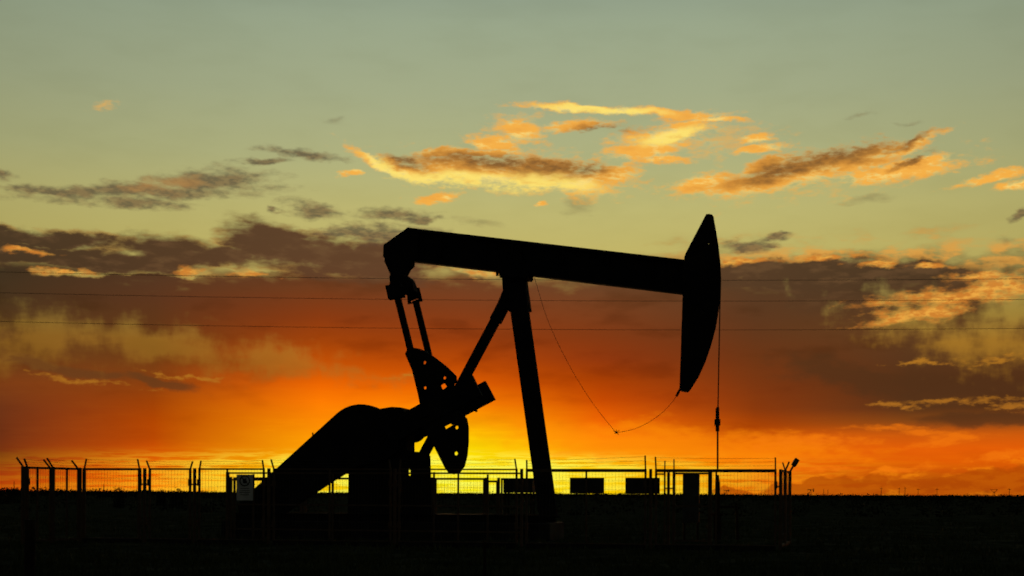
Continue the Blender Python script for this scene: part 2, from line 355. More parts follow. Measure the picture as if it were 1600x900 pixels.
# ------------------------------------------------------------------ mesh building
class MB:
    """collects shapes in world coordinates and links them as one mesh"""
    def __init__(s): s.v = []; s.f = []
    def add(s, vs, fs):
        k = len(s.v); s.v += [Vector(p) for p in vs]; s.f += [tuple(i + k for i in f) for f in fs]; return s
    def hexa(s, p):                          # 8 corners: bottom loop, top loop
        return s.add(p, [(3, 2, 1, 0), (4, 5, 6, 7), (0, 1, 5, 4), (1, 2, 6, 5), (2, 3, 7, 6), (3, 0, 4, 7)])
    def box(s, c, sx, sy, sz, ax=None, ay=None):
        c = Vector(c); ax = Vector(ax or (1, 0, 0)); ay = Vector(ay or (0, 1, 0)); az = ax.cross(ay)
        q = [c + ax * (i * sx / 2) + ay * (j * sy / 2) + az * (k * sz / 2) for k in (-1, 1) for i, j in ((-1, -1), (1, -1), (1, 1), (-1, 1))]
        return s.hexa(q)
    def bar(s, a, b, w, h=None, side=(0, 1, 0)):
        """square bar from a to b; w across, h along side"""
        a, b = Vector(a), Vector(b); h = h or w
        d = (b - a).normalized(); sd = Vector(side); sd = (sd - d * sd.dot(d))
        if sd.length < 1e-4: sd = d.orthogonal()
        sd.normalize(); t = d.cross(sd)
        q = [p + t * (i * w / 2) + sd * (j * h / 2) for p in (a, b) for i, j in ((-1, -1), (1, -1), (1, 1), (-1, 1))]
        return s.hexa(q)
    def tube(s, pts, r, n=6, r2=None):
        pts = [Vector(p) for p in pts]; k0 = len(s.v); N = len(pts)
        ref = None
        for i, p in enumerate(pts):
            d = (pts[min(i + 1, N - 1)] - pts[max(i - 1, 0)]).normalized()
            x = d.orthogonal().normalized() if ref is None else (ref - d * ref.dot(d)).normalized()
            ref = x; y = d.cross(x)
            rr = r if r2 is None else r + (r2 - r) * i / (N - 1)
            for j in range(n):
                t = 2 * math.pi * j / n
                s.v.append(p + x * (rr * math.cos(t)) + y * (rr * math.sin(t)))
        for i in range(N - 1):
            for j in range(n):
                a = k0 + i * n + j; b = k0 + i * n + (j + 1) % n
                s.f.append((a, b, b + n, a + n))
        s.f.append(tuple(k0 + j for j in reversed(range(n)))); s.f.append(tuple(k0 + (N - 1) * n + j for j in range(n)))
        return s
    def prism(s, pts, nrm, th, holes=()):
        """flat outline (3-D points) with holes, thickened by th along nrm, centred"""
        nrm = Vector(nrm).normalized(); bm = bmesh.new(); loops = []
        for lp in [pts] + list(holes):
            vv = [bm.verts.new(p) for p in lp]; loops.append([v for v in vv])
            for i in range(len(vv)): bm.edges.new((vv[i], vv[(i + 1) % len(vv)]))
        bm.verts.index_update()
        if holes:
            bmesh.ops.triangle_fill(bm, use_beauty=True, edges=bm.edges[:], normal=nrm)
        else:
            bm.faces.new(loops[0])
        bm.verts.index_update()
        base = [v.co.copy() for v in bm.verts]; n = len(base)
        caps = [[v.index for v in f.verts] for f in bm.faces]
        rims = [[v.index for v in lp] for lp in loops]; bm.free()
        vs_ = [p - nrm * th / 2 for p in base] + [p + nrm * th / 2 for p in base]
        fs = [tuple(c) for c in caps] + [tuple(i + n for i in reversed(c)) for c in caps]
        for lp in rims:
            for i in range(len(lp)):
                a, b = lp[i], lp[(i + 1) % len(lp)]; fs.append((a, b, b + n, a + n))
        return s.add(vs_, fs)
    def build(s, name, mat, parent=None, loc=None, bevel=0.0, smooth=False):
        me = bpy.data.meshes.new(name)
        o = bpy.data.objects.new(name, me); COL.objects.link(o)
        off = Vector((0, 0, 0))
        if parent is not None:
            root = parent
            while root.parent: root = root.parent
            off = root.location; o.parent = parent
        elif loc is not None:
            o.location = loc; off = Vector(loc)
        me.from_pydata([tuple(v - off) for v in s.v], [], s.f)
        bm = bmesh.new(); bm.from_mesh(me); bmesh.ops.recalc_face_normals(bm, faces=bm.faces[:]); bm.to_mesh(me); bm.free()
        me.materials.append(M[mat])
        if smooth:
            for p in me.polygons: p.use_smooth = True
        if bevel:
            md = o.modifiers.new('bevel', 'BEVEL'); md.width = bevel; md.segments = 2; md.limit_method = 'ANGLE'
        return o
def tag(o, label, cat, group=None, kind=None):
    if label: o['label'] = label
    if cat: o['category'] = cat
    if group: o['group'] = group
    if kind: o['kind'] = kind
    return o
def thing(name, loc, label, cat, group=None):
    o = bpy.data.objects.new(name, None); o.empty_display_size = 0.2; COL.objects.link(o); o.location = loc
    return tag(o, label, cat, group)
def circle(c, r, n, P):
    return [P(c[0] + r * math.cos(2 * math.pi * i / n), c[1] + r * math.sin(2 * math.pi * i / n)) for i in range(n)]

# ------------------------------------------------------------------ ground
YAW = R(11.0)
AX = Vector((math.sin(YAW), math.cos(YAW), 0))      # across the machine, away from the viewer
UX = Vector((math.cos(YAW), -math.sin(YAW), 0))     # along the machine, towards the well
rng = random.Random(3)
g = MB(); rings = [0, 6, 12, 18, 24] + [28 + 3.0 * i for i in range(26)] + [120, 160, 220, 320, 480, 800, 1400, 2400, 4200, 8000]
NSEG = 96
for i, r in enumerate(rings):
    for j in range(NSEG):
        t = 2 * math.pi * j / NSEG
        amp = 0.05 if 20 < r < 200 else 0.0
        z = amp * (math.sin(r * 0.41 + 5 * math.sin(t * 7)) + math.sin(t * 41 + r * 0.13)) - 0.06
        g.v.append(Vector((r * math.sin(t), r * math.cos(t), min(z, 0.0))))
for i in range(len(rings) - 1):
    for j in range(NSEG):
        a, b = i * NSEG + j, i * NSEG + (j + 1) % NSEG
        g.f.append((a, b, b + NSEG, a + NSEG))
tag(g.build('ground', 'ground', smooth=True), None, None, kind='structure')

# ------------------------------------------------------------------ the pump jack
PJO = gx(846, 54.0)
PJD = PJO.dot(AX)
def L(px, py, w=0.0):
    """point of the machine's upright plane, w metres behind its middle, seen at a photo pixel"""
    r = ray(px, py); t = (w + PJD) / (r[0] * AX.x + r[1] * AX.y)
    return Vector((r[0] * t, t, EYE + r[2] * t))
def pz(w): return lambda x, y: L(x, y, w)
pj = thing('pump_jack', PJO, 'big black pump jack with tilted walking beam and horse head behind the fence', 'pump jack')
def plate(lst, w, th, holes=(), mb=None):
    return (mb or MB()).prism([L(x, y, w) for x, y in lst], AX, th, [[L(x, y, w) for x, y in h] for h in holes])
def disc(cx, cy, r, w, th, n=20, mb=None):
    return (mb or MB()).prism(circle((cx, cy), r, n, pz(w)), AX, th)
def shift(p, du=0, dw=0, dz=0): return p + UX * du + AX * dw + Vector((0, 0, dz))

# plinth and skid
zt = L(700, 803).z
a0, a1 = L(372, 803), L(871, 803)
mid = (a0 + a1) / 2; ln = (a1 - a0).length
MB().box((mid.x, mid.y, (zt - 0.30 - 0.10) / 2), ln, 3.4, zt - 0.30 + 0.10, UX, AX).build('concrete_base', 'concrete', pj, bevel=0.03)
for w in (-1.05, 1.05):
    b = MB(); c = mid + AX * w
    for dz, wd, ht in ((zt - 0.015, 0.30, 0.03), (zt - 0.15, 0.04, 0.24), (zt - 0.285, 0.30, 0.03)):
        b.box((c.x, c.y, dz), ln - 0.5, wd, ht, UX, AX)
    b.build('skid_beam', 'paint', pj)
for k in range(6):
    p = a0 + (a1 - a0) * ((k + 0.6) / 6.2)
    MB().bar(Vector((p.x, p.y, zt - 0.15)) - AX * 1.03, Vector((p.x, p.y, zt - 0.15)) + AX * 1.03, 0.18, 0.20, (0, 0, 1)).build('cross_member', 'paint', pj)

# post: two front legs spreading to the base and a back brace
for s_ in (-1, 1):
    tp = L(806, 442, s_ * 0.30); bt = L(857, 806, s_ * 0.92)
    b = MB(); d = (bt - tp)
    h = 0.68
    b.bar(tp + AX * s_ * 0.12, bt + AX * s_ * 0.12, h, 0.035, AX); b.bar(tp - AX * s_ * 0.12, bt - AX * s_ * 0.12, h, 0.035, AX)
    b.bar(tp + UX * 0.32, bt + UX * 0.32, 0.04, 0.26, AX); b.bar(tp - UX * 0.32, bt - UX * 0.32, 0.04, 0.26, AX)
    lg = b.build('front_leg', 'paint', pj)
    MB().box(shift(bt, dz=-0.03), 0.85, 0.5, 0.06, UX, AX).build('foot_plate', 'paint', lg)
for k, t in enumerate((0.30, 0.52, 0.75)):
    p = [L(806, 442, s_ * 0.30).lerp(L(857, 806, s_ * 0.92), t) for s_ in (-1, 1)]
    MB().bar(p[0], p[1], 0.16, 0.16, (0, 0, 1)).build('cross_brace', 'paint', pj)
bl = MB(); bl.bar(L(789, 473), L(658, 718), 0.34, 0.34, AX); bl.bar(L(792, 468), L(774, 502), 0.46, 0.24, AX)
bl.build('back_leg', 'paint', pj)
# head of the post and centre bearing
hd = plate([(786, 430), (822, 433), (824, 452), (829, 486), (800, 490), (794, 484), (784, 487), (780, 474), (788, 455)], 0, 0.62)
hd.build('post_head', 'paint', pj, bevel=0.02)
cb = plate([(782, 424), (830, 430), (828, 438), (784, 434)], 0, 0.95); disc(806, 428, 9, 0, 1.1, 18, cb)
cbo = cb.build('centre_bearing', 'paint', pj)
for x, y in ((777, 427), (783, 430), (824, 435), (831, 434)):
    for w in (-0.36, 0.36): MB().tube([L(x, y - 3, w), L(x, y + 4, w)], 0.055, 6).build('bearing_bolt', 'rusty', cbo)

# walking beam: an I-section
wb = MB()
plate([(637, 360), (1078, 411), (1076, 459), (640, 404)], 0, 0.05, mb=wb)
plate([(638, 357), (1078, 408), (1078, 412.5), (638, 361.5)], 0, 0.44, mb=wb)
plate([(641, 403.5), (1076, 456), (1076, 461), (641, 408.5)], 0, 0.44, mb=wb)
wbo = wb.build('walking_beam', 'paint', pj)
for x in (690, 760, 800, 815, 880, 950, 1020):
    y0 = 357 + (x - 638) * 51 / 440.0
    s_ = plate([(x - 1, y0 + 5), (x + 1, y0 + 5.2), (x + 1, y0 + 46.5), (x - 1, y0 + 46.2)], 0, 0.40)
    s_.build('stiffener', 'paint', wbo)
tb = plate([(640, 357), (655, 359), (655, 407), (646, 409), (645, 416), (640, 420), (633, 434), (614, 434), (606, 416), (603, 410), (604, 406), (601, 402), (602, 384)], 0, 0.52)
tb.build('tail_bracket', 'paint', wbo, bevel=0.02)

# horse head
arc = [(1104, 337), (1109, 336.5), (1114, 338), (1115.5, 348), (1117.5, 360), (1121, 382), (1124, 408), (1125.3, 435), (1124.6, 460), (1122, 486), (1117.5, 512), (1110, 540), (1101, 566), (1091, 588), (1081, 604),
       (1076, 611), (1073, 612.5), (1064, 611), (1062.5, 608), (1065, 540), (1067.5, 461), (1070, 404), (1072, 398)]
hh = plate(arc, 0, 0.60, [circle((1107, 381), 2.6, 8, lambda x, y: (x, y))])
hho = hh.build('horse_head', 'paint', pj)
edge = arc[2:15]
for s_ in (-0.32, 0.32):
    fr = MB()
    for p, q in zip(edge[:-1], edge[1:]):
        fr.prism([L(p[0] - 5, p[1], s_), L(p[0] + 1, p[1], s_), L(q[0] + 1, q[1], s_), L(q[0] - 5, q[1], s_)], AX, 0.03)
    fr.build('cable_track', 'paint', hho)
MB().box(L(1069, 434), 0.08, 0.64, 1.15, UX, AX).build('head_hinge_plate', 'paint', hho)

# bridle, carrier bar and polished rod
for s_ in (-1, 1):
    pts = [L(1116.5, 352, s_ * 0.10), L(1121.5, 382, s_ * 0.10), L(1124.6, 408, s_ * 0.10), L(1126, 437, s_ * 0.10), L(1124.8, 480, s_ * 0.12), L(1121.5, 655, s_ * 0.33)]
    MB().tube(pts, 0.022, 6).build('bridle_cable', 'cable', pj)
    MB().tube([L(1121.5, 636, s_ * 0.31), L(1121.5, 656, s_ * 0.33)], 0.05, 8).build('cable_socket', 'rusty', pj)
cr_ = MB().bar(L(1121, 660, -0.42), L(1121, 660, 0.42), 0.22, 0.24, (0, 0, 1)); cr_.tube([L(1121, 638), L(1121, 674)], 0.07, 8)
cr_.build('carrier_bar', 'rusty', pj)
MB().tube([L(1121.3, 636), L(1121.3, 735)], 0.034, 8).build('polished_rod', 'wire', pj)

# tail bearing, equaliser and pitman arms
eq = plate([(613, 436), (640, 433), (645, 438), (648, 446), (650, 456), (622, 458), (611, 452)], 0, 0.60)
disc(624, 436, 12, 0, 0.7, 18, eq)
eq.bar(L(635, 455, -1.25), L(635, 455, 1.15), 0.24, 0.30, (0, 0, 1))
eqo = eq.build('equaliser', 'paint', pj)
plate([(603.5, 447), (627, 444), (632, 464), (608.5, 468.5)], -1.2, 0.34, [[(612, 463), (613.5, 460.5), (615.5, 462), (614, 464.5)]]).build('pitman_clamp', 'paint', eqo)
plate([(636, 453), (655, 449.5), (660, 470.5), (637.5, 475.5)], 1.2, 0.10, [[(641.5, 470.5), (653, 466), (654, 469), (642.5, 472.8)]]).build('pitman_clamp', 'paint', eqo)
for w, (x0, y0), (x1, y1) in ((-1.2, (620.5, 462), (664.5, 640)), (1.2, (649.5, 470), (693, 648))):
    MB().bar(L(x0, y0, w), L(x1, y1, w), 0.225, 0.20, AX).build('pitman_arm', 'paint', pj)

# gear reducer, pedestal, cranks
gr = plate([(560, 652), (580, 646), (592, 641), (606, 639), (618, 637), (634, 638), (636, 642), (642, 652), (642, 712), (556, 716)], 0, 1.2)
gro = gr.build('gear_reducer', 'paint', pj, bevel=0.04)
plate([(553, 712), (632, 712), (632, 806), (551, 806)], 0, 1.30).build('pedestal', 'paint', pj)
plate([(628, 704), (654, 706), (672, 712), (675, 806), (628, 806)], -0.55, 0.10, [[(637.5, 732), (641.5, 732), (642, 743), (637.5, 743)]]).build('pedestal_gusset', 'paint', pj)
for w in (-1.2, 1.2):
    base = pz(-1.2)
    def C(px, py, w=w):
        return L(px, py, -1.2) + AX * (w + 1.2)
    ck = MB()
    ax_, up = (0.885, -0.466), (-0.466, -0.885)
    hub, tip = (620, 669), (745.5, 602.8)
    q = [(hub[0] - ax_[0] * 22 + up[0] * 15, hub[1] - ax_[1] * 22 + up[1] * 15), (tip[0] + up[0] * 17, tip[1] + up[1] * 17), (tip[0] - up[0] * 17, tip[1] - up[1] * 17), (hub[0] - ax_[0] * 10 - up[0] * 17, hub[1] - ax_[1] * 10 - up[1] * 17)]
    ck.prism([C(*p) for p in q], AX, 0.28)
    ck.prism([C(hub[0] + 19 * math.cos(t * math.pi / 12), hub[1] + 19 * math.sin(t * math.pi / 12)) for t in range(24)], AX, 0.34)
    cko = ck.build('crank', 'paint', pj)
    wp = MB(); s_ = math.copysign(1, w)
    c0 = C(666, 646); wp.tube([c0 - AX * 0.30, c0 + AX * 0.30], 0.15, 14)
    wp.build('wrist_pin', 'paint', cko)
    for k in range(5):
        f = 18 + k * 22
        c1 = (hub[0] + ax_[0] * f - up[0] * 16.0, hub[1] + ax_[1] * f - up[1] * 16.0)
        MB().bar(C(*c1) , C(c1[0] - up[0] * 4.4, c1[1] - up[1] * 4.4), 0.09, 0.09, AX).build('stud', 'rusty', cko)
    if w < 0:
        def H(c, r): return circle(c, r, 10, lambda x, y: (x, y))
        upw = [(633.5, 553), (636.5, 547.5), (642, 544.5), (648, 543.8), (656, 545), (665, 548.5), (681, 559.5), (699, 573.5), (713, 587.5), (713.5, 596), (704, 607), (664, 630), (657, 634), (653, 612), (655.5, 604)]
        loww = [(671, 655), (706, 636), (721, 646), (729.5, 654), (732, 668), (732, 690), (730, 712), (726, 728), (719.5, 737.5), (709, 741.3), (701, 738.5), (695.5, 731), (678, 696), (664, 668)]
        a = plate(upw, -1.2, 0.16, [H((664, 566.5), 2.8), H((664.5, 606), 2.6), H((695, 590.5), 2.7), [(688.5, 602), (694.5, 598), (699, 604), (696, 607), (691.5, 609.5)]])
        a.build('counterweight', 'paint', cko)
        b = plate(loww, -1.2, 0.16, [H((714, 668), 3.0), H((713, 708.5), 3.2), [(693.5, 665), (697, 660), (699.5, 661), (705, 655.5), (708.5, 664), (697, 671)]])
        b.build('counterweight', 'paint', cko)
MB().tube([L(624, 668, -1.35), L(624, 668, 1.35)], 0.26, 18).build('crank_shaft', 'paint', gro)
plate([(722, 590), (738, 586.5), (753, 618), (726, 632)], -1.2, 0.36).build('crank_end_block', 'paint', pj)

# belt guard with motor at its foot
arcp = [(566 + 56 * math.cos(R(t)), 688 + 56 * math.sin(R(t))) for t in range(-132, 6, 8)]
bgp = arcp + [(622, 706), (606, 718), (553, 731.5), (520, 752), (487, 773.5), (440, 806), (414, 816), (392, 817), (377, 806), (374, 790), (384, 778)]
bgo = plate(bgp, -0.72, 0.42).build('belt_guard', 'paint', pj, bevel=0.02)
MB().tube([L(489, 682, -0.72), L(488.5, 676, -0.72)], 0.03, 6).build('lifting_eye', 'rusty', bgo)
mo = MB().tube([L(404, 788, -0.5), L(404, 788, 0.75)], 0.36, 20); mo.box(shift(L(404, 800, 0.12), dz=-0.06), 0.8, 0.9, 0.12, UX, AX)
mo.build('motor', 'paint', pj)

# loose safety line hanging from the beam to the foot of the head
def smooth_px(pts, n=5):
    out = []
    for i in range(len(pts) - 1):
        p0, p1, p2, p3 = pts[max(i - 1, 0)], pts[i], pts[i + 1], pts[min(i + 2, len(pts) - 1)]
        for k in range(n):
            t = k / n
            out.append(tuple(0.5 * (2 * p1[c] + (p2[c] - p0[c]) * t + (2 * p0[c] - 5 * p1[c] + 4 * p2[c] - p3[c]) * t * t + (3 * p1[c] - p0[c] - 3 * p2[c] + p3[c]) * t ** 3) for c in (0, 1)))
    return out + [pts[-1]]
r1 = smooth_px([(835, 434), (841, 453), (850, 484), (866, 524), (888, 568), (914, 612), (942, 651), (963, 676)])
r2 = smooth_px([(963, 676), (985, 672), (1008, 663), (1032, 647), (1048, 631), (1058, 617)])
ro = thing('hanging_line', L(963, 676), 'thin slack line looped from the walking beam to the foot of the horse head', 'rope')
MB().tube([L(x, y, -0.2) for x, y in r1], 0.008, 6).build('line', 'cable', ro)
MB().tube([L(x, y, -0.2) for x, y in r2], 0.008, 6).build('line', 'cable', ro)
kn = MB()
for dx, dy in ((5, -4), (-5, -3), (4, 3), (0, -5), (-3, 2)): kn.tube([L(963, 676, -0.2), L(963 + dx, 676 + dy, -0.2)], 0.022, 5, 0.008)
kn.build('knot', 'cable', ro)
hk = MB().tube([L(1057, 619, -0.2), L(1061, 611, -0.15), L(1064, 607, -0.1)], 0.05, 6); hk.build('hook', 'rusty', ro)

# wellhead under the rod
wp = L(1121.3, 740); wz = Vector((wp.x, wp.y, 0))
wh = thing('wellhead', wz, 'wellhead with stuffing box on the ground under the polished rod', 'wellhead')
zt2 = L(1121.3, 742).z
MB().tube([wz, wz + Vector((0, 0, 0.9))], 0.14, 16).build('casing_head', 'rusty', wh)
for z in (0.9, 1.5): MB().tube([wz + Vector((0, 0, z)), wz + Vector((0, 0, z + 0.10))], 0.22, 18).build('flange', 'rusty', wh)
MB().tube([wz + Vector((0, 0, 1.0)), wz + Vector((0, 0, zt2 - 0.25))], 0.09, 14).build('tubing', 'rusty', wh)
MB().tube([wz + Vector((0, 0, zt2 - 0.25)), wz + Vector((0, 0, zt2))], 0.075, 14, 0.05).build('stuffing_box', 'rusty', wh)
MB().tube([wz + Vector((0, 0, 1.25)), wz + UX * 0.7 + Vector((0, 0, 1.25)), wz + UX * 0.75 + Vector((0, 0, 0.02))], 0.055, 10).build('flow_line', 'rusty', wh)

# ------------------------------------------------------------------ fences
FH = 2.49
class Run:
    """a straight fence line on the ground between two points"""
    def __init__(s, a, b): s.a, s.b = Vector(a), Vector(b); s.d = (s.b - s.a).normalized(); s.n = Vector((-s.d.y, s.d.x, 0))
    def p(s, px, z=0.0, off=0.0):
        r = ray(px, HOR)[0]                       # x = r*y
        ax, ay, dx, dy = s.a.x, s.a.y, s.d.x, s.d.y
        t = (r * ay - ax) / (dx - r * dy)
        q = s.a + s.d * t + s.n * off
        return Vector((q.x, q.y, z))
def mesh_wires(run, x0, x1, z0, z1, step=0.105, wv=0.010):
    a, b = run.p(x0), run.p(x1); ln = (b - a).length; n = max(2, int(ln / step)); mb = MB()
    for i in range(1, n):
        p = a.lerp(b, i / n); mb.bar((p.x, p.y, z0), (p.x, p.y, z1), wv, wv, run.n)
    k = 8
    for i in range(1, k):
        z = z0 + (z1 - z0) * i / k
        mb.bar((a.x, a.y, z), (b.x, b.y, z), wv * 1.1, wv, run.n)
    return mb
def fence_panel(root, run, x0, x1, rail=0.06, stile=0.07, mids=(), arms=None, H=FH, top=None, wv=0.0045):
    """one framed mesh panel between two photo columns, with arms above that carry barbed wire"""
    a, b = run.p(x0), run.p(x1)
    up = Vector((0, 0, 1)); f = MB(); hs = run.d * stile
    o0, o1 = a - hs / 2, b + hs / 2
    f.prism([o0 + up * 0.06, o1 + up * 0.06, o1 + up * H, o0 + up * H], run.n, 0.06, [[a + hs / 2 + up * 0.14, b - hs / 2 + up * 0.14, b - hs / 2 + up * (H - rail), a + hs / 2 + up * (H - rail)]])
    po = f.build('panel_frame', 'fence', root)
    for mx in mids:
        q = run.p(mx); MB().bar(q + up * 0.18, q + up * (H - rail), 0.055, 0.05, run.n).build('stile', 'fence', po)
    mo_ = mesh_wires(run, x0, x1, 0.18, H - rail, wv=wv).build('wire_mesh', 'wire', po); mo_['kind'] = 'stuff'
    tips = []
    if arms:
        for q, arm in zip((a, b), arms):
            if arm is None: continue
            r = ray(*arm[:2]); dd = q.y + arm[2] if len(arm) > 2 else q.y
            tip = Vector((r[0] * dd, dd, EYE + r[2] * dd))
            w_ = arm[3] if len(arm) > 3 else 0.045
            tips.append((q + up * H, tip))
            MB().bar(q + up * (H - 0.05), tip, w_, w_, run.n).build('arm', 'fence', po)
        if len(tips) == 2:
            for k, t in enumerate((0.30, 0.62, 0.94)):
                p, q = tips[0][0].lerp(tips[0][1], t), tips[1][0].lerp(tips[1][1], t)
                m_ = (p + q) / 2 - up * 0.02
                MB().tube([p, m_, q], 0.005, 4).build('barbed_wire', 'wire', po)
    return po
def fence_post(root, run, px, w=0.09, H=FH, clips=()):
    p = run.p(px); po = MB().box((p.x, p.y, H / 2), w, 0.09, H, run.d, run.n).build('post', 'fence', root)
    for cx in clips:
        for z in (1.95, 0.6):
            q = run.p(cx, z, -0.02); MB().bar(Vector((p.x, p.y, z)) - run.n * 0.02, q, 0.03, 0.05, (0, 0, 1)).build('clip', 'fence', po)
            MB().box(q + Vector((0, 0, 0.06)), 0.10, 0.09, 0.22, run.d, run.n).build('latch', 'fence', po)
    return po

front = Run(gx(131, 48.2), gx(1218, 44.0))
ff = thing('perimeter_fence', front.p(620), 'long mesh fence with barbed wire arms running in front of the pump jack', 'fence')
fence_panel(ff, front, 131.5, 218, 0.075, 0.11, (), ((135, 717, 0.1), (215, 717.5, 0.1)))
fence_panel(ff, front, 234, 297, 0.06, 0.075, (), ((229, 720, 0.1), (301, 721, 0.1)))
fence_panel(ff, front, 311.5, 412, 0.055, 0.065, (355,), ((314, 720, 0.1), (410, 719, 0.1)))
fence_panel(ff, front, 428, 610, 0.05, 0.065, (515,), ((423.5, 718, 0.1), (608, 718, 0.1)))
fence_panel(ff, front, 624, 807, 0.045, 0.065, (716,), ((626, 718, 0.1), (804.5, 717, 0.1)))
fence_panel(ff, front, 823, 1008.5, 0.10, 0.065, (916,), ((823, 719, 0.1), (1008, 712, 0.1)))
fence_panel(ff, front, 1025, 1211.5, 0.10, 0.07, (1119,), ((1024, 714, 0.1), (1211.5, 715, 0.1)))
for px, cl, w in ((226, (219, 233), 0.09), (304, (297, 311), 0.085), (420, (412, 428), 0.09), (617, (610, 624), 0.09), (815, (807, 823), 0.09), (1016.5, (1008, 1025), 0.09), (1219.5, (1212,), 0.10)):
    fence_post(ff, front, px, w, FH, cl)
for x0, x1 in ((131, 219), (233, 298), (311, 412), (428, 610), (624, 807), (823, 1009), (1024, 1212)):
    a, b = front.p(x0, 0.03), front.p(x1, 0.03)
    MB().bar(a, b, 0.22, 0.16, (0, 0, 1)).build('kerb', 'concrete', ff)

left = Run(gx(38, 45.7), gx(131, 48.2))
lf = thing('side_fence', left.p(80), 'short mesh fence at the left edge with arms leaning left', 'fence')
fence_panel(lf, left, 43, 79, 0.075, 0.08, (58.5,), ((38, 717, -0.2), (68, 718, -0.2)))
fence_panel(lf, left, 83.5, 122.5, 0.075, 0.085, (104.5,), ((73.5, 716, -0.2), (112, 719.5, -0.2)))
po = fence_post(lf, left, 36.5, 0.13, FH, (43,))
q = left.p(36.5, FH - 0.03); r = ray(26, 715); MB().bar(q, (r[0] * (q.y - 0.2), q.y - 0.2, EYE + r[2] * (q.y - 0.2)), 0.05).build('arm', 'fence', po)
fence_post(lf, left, 81.2, 0.16, FH + 0.01); fence_post(lf, left, 125, 0.08, FH + 0.01)

right = Run(gx(1219, 44.2), gx(1235, 48.6))
rf = thing('side_fence', right.p(1227), 'fence at the right end of the enclosure seen nearly edge on', 'fence')
fence_panel(rf, right, 1220.5, 1226, 0.06, 0.08, (), (None, (1233, 722, 0.3)))
fence_panel(rf, right, 1227.5, 1233.5, 0.06, 0.08, (), ((1223, 723, 0.2), None))
po = fence_post(rf, right, 1234.3, 0.17, FH + 0.03)
q = right.p(1234.3, FH); tipr = at(1245, 718.5, q.y + 0.3)
MB().bar(q, tipr, 0.06).build('arm', 'fence', po)
MB().bar(q.lerp(tipr, 0.55), tipr, 0.16, 0.14).build('arm_sleeve', 'fence', po)
fence_post(rf, right, 1226.8, 0.12, FH + 0.02)

back = Run(gx(357, 74.0), gx(800, 71.3))
bf = thing('perimeter_fence', back.p(620), 'low looking far mesh fence behind the pump jack base', 'fence')
for x0, x1, md in ((366, 470, (418,)), (478, 560, (519,)), (568, 670, ()), (681, 756, ()), (784, 860, ())):
    fence_panel(bf, back, x0, x1, 0.10, 0.09, md, None, FH - 0.02, wv=0.0045)
for px in (357, 360.5, 474, 564, 675.5, 759.5, 779): fence_post(bf, back, px, 0.13, FH)
gt = MB(); a, b = back.p(762), back.p(777)
gt.bar(a, a + Vector((0, 0, 2.3)), 0.12, 0.06, back.n); gt.bar(b, b + Vector((0, 0, 2.3)), 0.12, 0.06, back.n); gt.bar(a + Vector((0, 0, 2.3)), b + Vector((0, 0, 2.3)), 0.06, 0.10, (0, 0, 1)); gt.bar(a + Vector((0, 0, 0.3)), b + Vector((0, 0, 0.3)), 0.06, 0.10, (0, 0, 1))
gt.build('gate_leaf', 'fence', bf)

inner = Run(gx(355, 52.4), gx(1112, 47.6))
gf = thing('guard_rail', inner.p(620), 'plain pipe guard rail between the mesh fence and the pump jack base', 'railing')
for px in (355.5, 396, 412.5, 520, 678, 762):
    p = inner.p(px); MB().bar(p, p + Vector((0, 0, 2.44 if px < 360 or px in (412.5, 678) else 2.36)), 0.12 if px < 360 else 0.06, 0.06, inner.n).build('post', 'fence', gf)
for z in (2.40, 1.25, 0.35):
    p, q = inner.p(356, z), inner.p(815, z); MB().bar(p, q, 0.05, 0.06, (0, 0, 1)).build('rail', 'fence', gf)
p, q = inner.p(358, 2.15), inner.p(412, 2.15); MB().bar(p, q, 0.05, 0.06, (0, 0, 1)).build('rail', 'fence', gf)
for px in (360.5, 365.5):
    p = inner.p(px, 0, 0.05); MB().bar(p, p + Vector((0, 0, 2.15)), 0.07).build('post', 'fence', gf)

gate = thing('gate', inner.p(1080), 'framed gate standing around the tall dark cabinet at the right', 'gate')
up = Vector((0, 0, 1))
for px, w in ((1038.5, 0.05), (1044.5, 0.09), (1053, 0.09), (1109.5, 0.13)):
    p = inner.p(px); MB().bar(p, p + up * 2.44, w, 0.07, inner.n).build('post', 'fence', gate)
for z in (2.40, 1.30, 0.14):
    MB().bar(inner.p(1053, z), inner.p(1109, z), 0.05, 0.06, up).build('rail', 'fence', gate)
for px, tx, ty in ((1038.5, 1039, 720), (1053, 1053, 717.5)):
    p = inner.p(px, 2.42); t_ = at(tx, ty, p.y); MB().bar(p, t_, 0.04).build('arm', 'fence', gate)
for z in (1.9, 0.7): MB().bar(inner.p(1038.5, z), inner.p(1053, z), 0.03, 0.04, up).build('clip', 'fence', gate)
MB().bar(inner.p(1026, 2.38), inner.p(1038.5, 2.38), 0.04, 0.05, up).build('rail', 'fence', gate)

# ------------------------------------------------------------------ boards, sign, cabinets
def board(x0, x1, y0, y1, label):
    d = front.p((x0 + x1) / 2).y + 0.09
    p00, p11 = at(x0, y1, d), at(x1, y0, d); c = (p00 + p11) / 2
    c = front.p((x0 + x1) / 2, c.z, 0.10)
    w, h = (p11.x - p00.x) / front.d.x, p11.z - p00.z
    t = thing('notice_board', c, label, 'board', 'dark boards hung on the mesh fence')
    MB().box(c, w - 0.06, 0.02, h - 0.06, front.d, front.n).build('board', 'board', t)
    for s_ in (-1, 1):
        MB().box(c + up * (s_ * (h / 2 - 0.02)), w, 0.045, 0.04, front.d, front.n).build('frame_bar', 'board', t)
        MB().box(c + front.d * (s_ * (w / 2 - 0.02)), 0.04, 0.042, h - 0.08, front.d, front.n).build('frame_bar', 'board', t)
        MB().box(c + front.d * (s_ * w * 0.3) - up * (h / 2 + 0.02), 0.06, 0.03, 0.05, front.d, front.n).build('bracket', 'rusty', t)
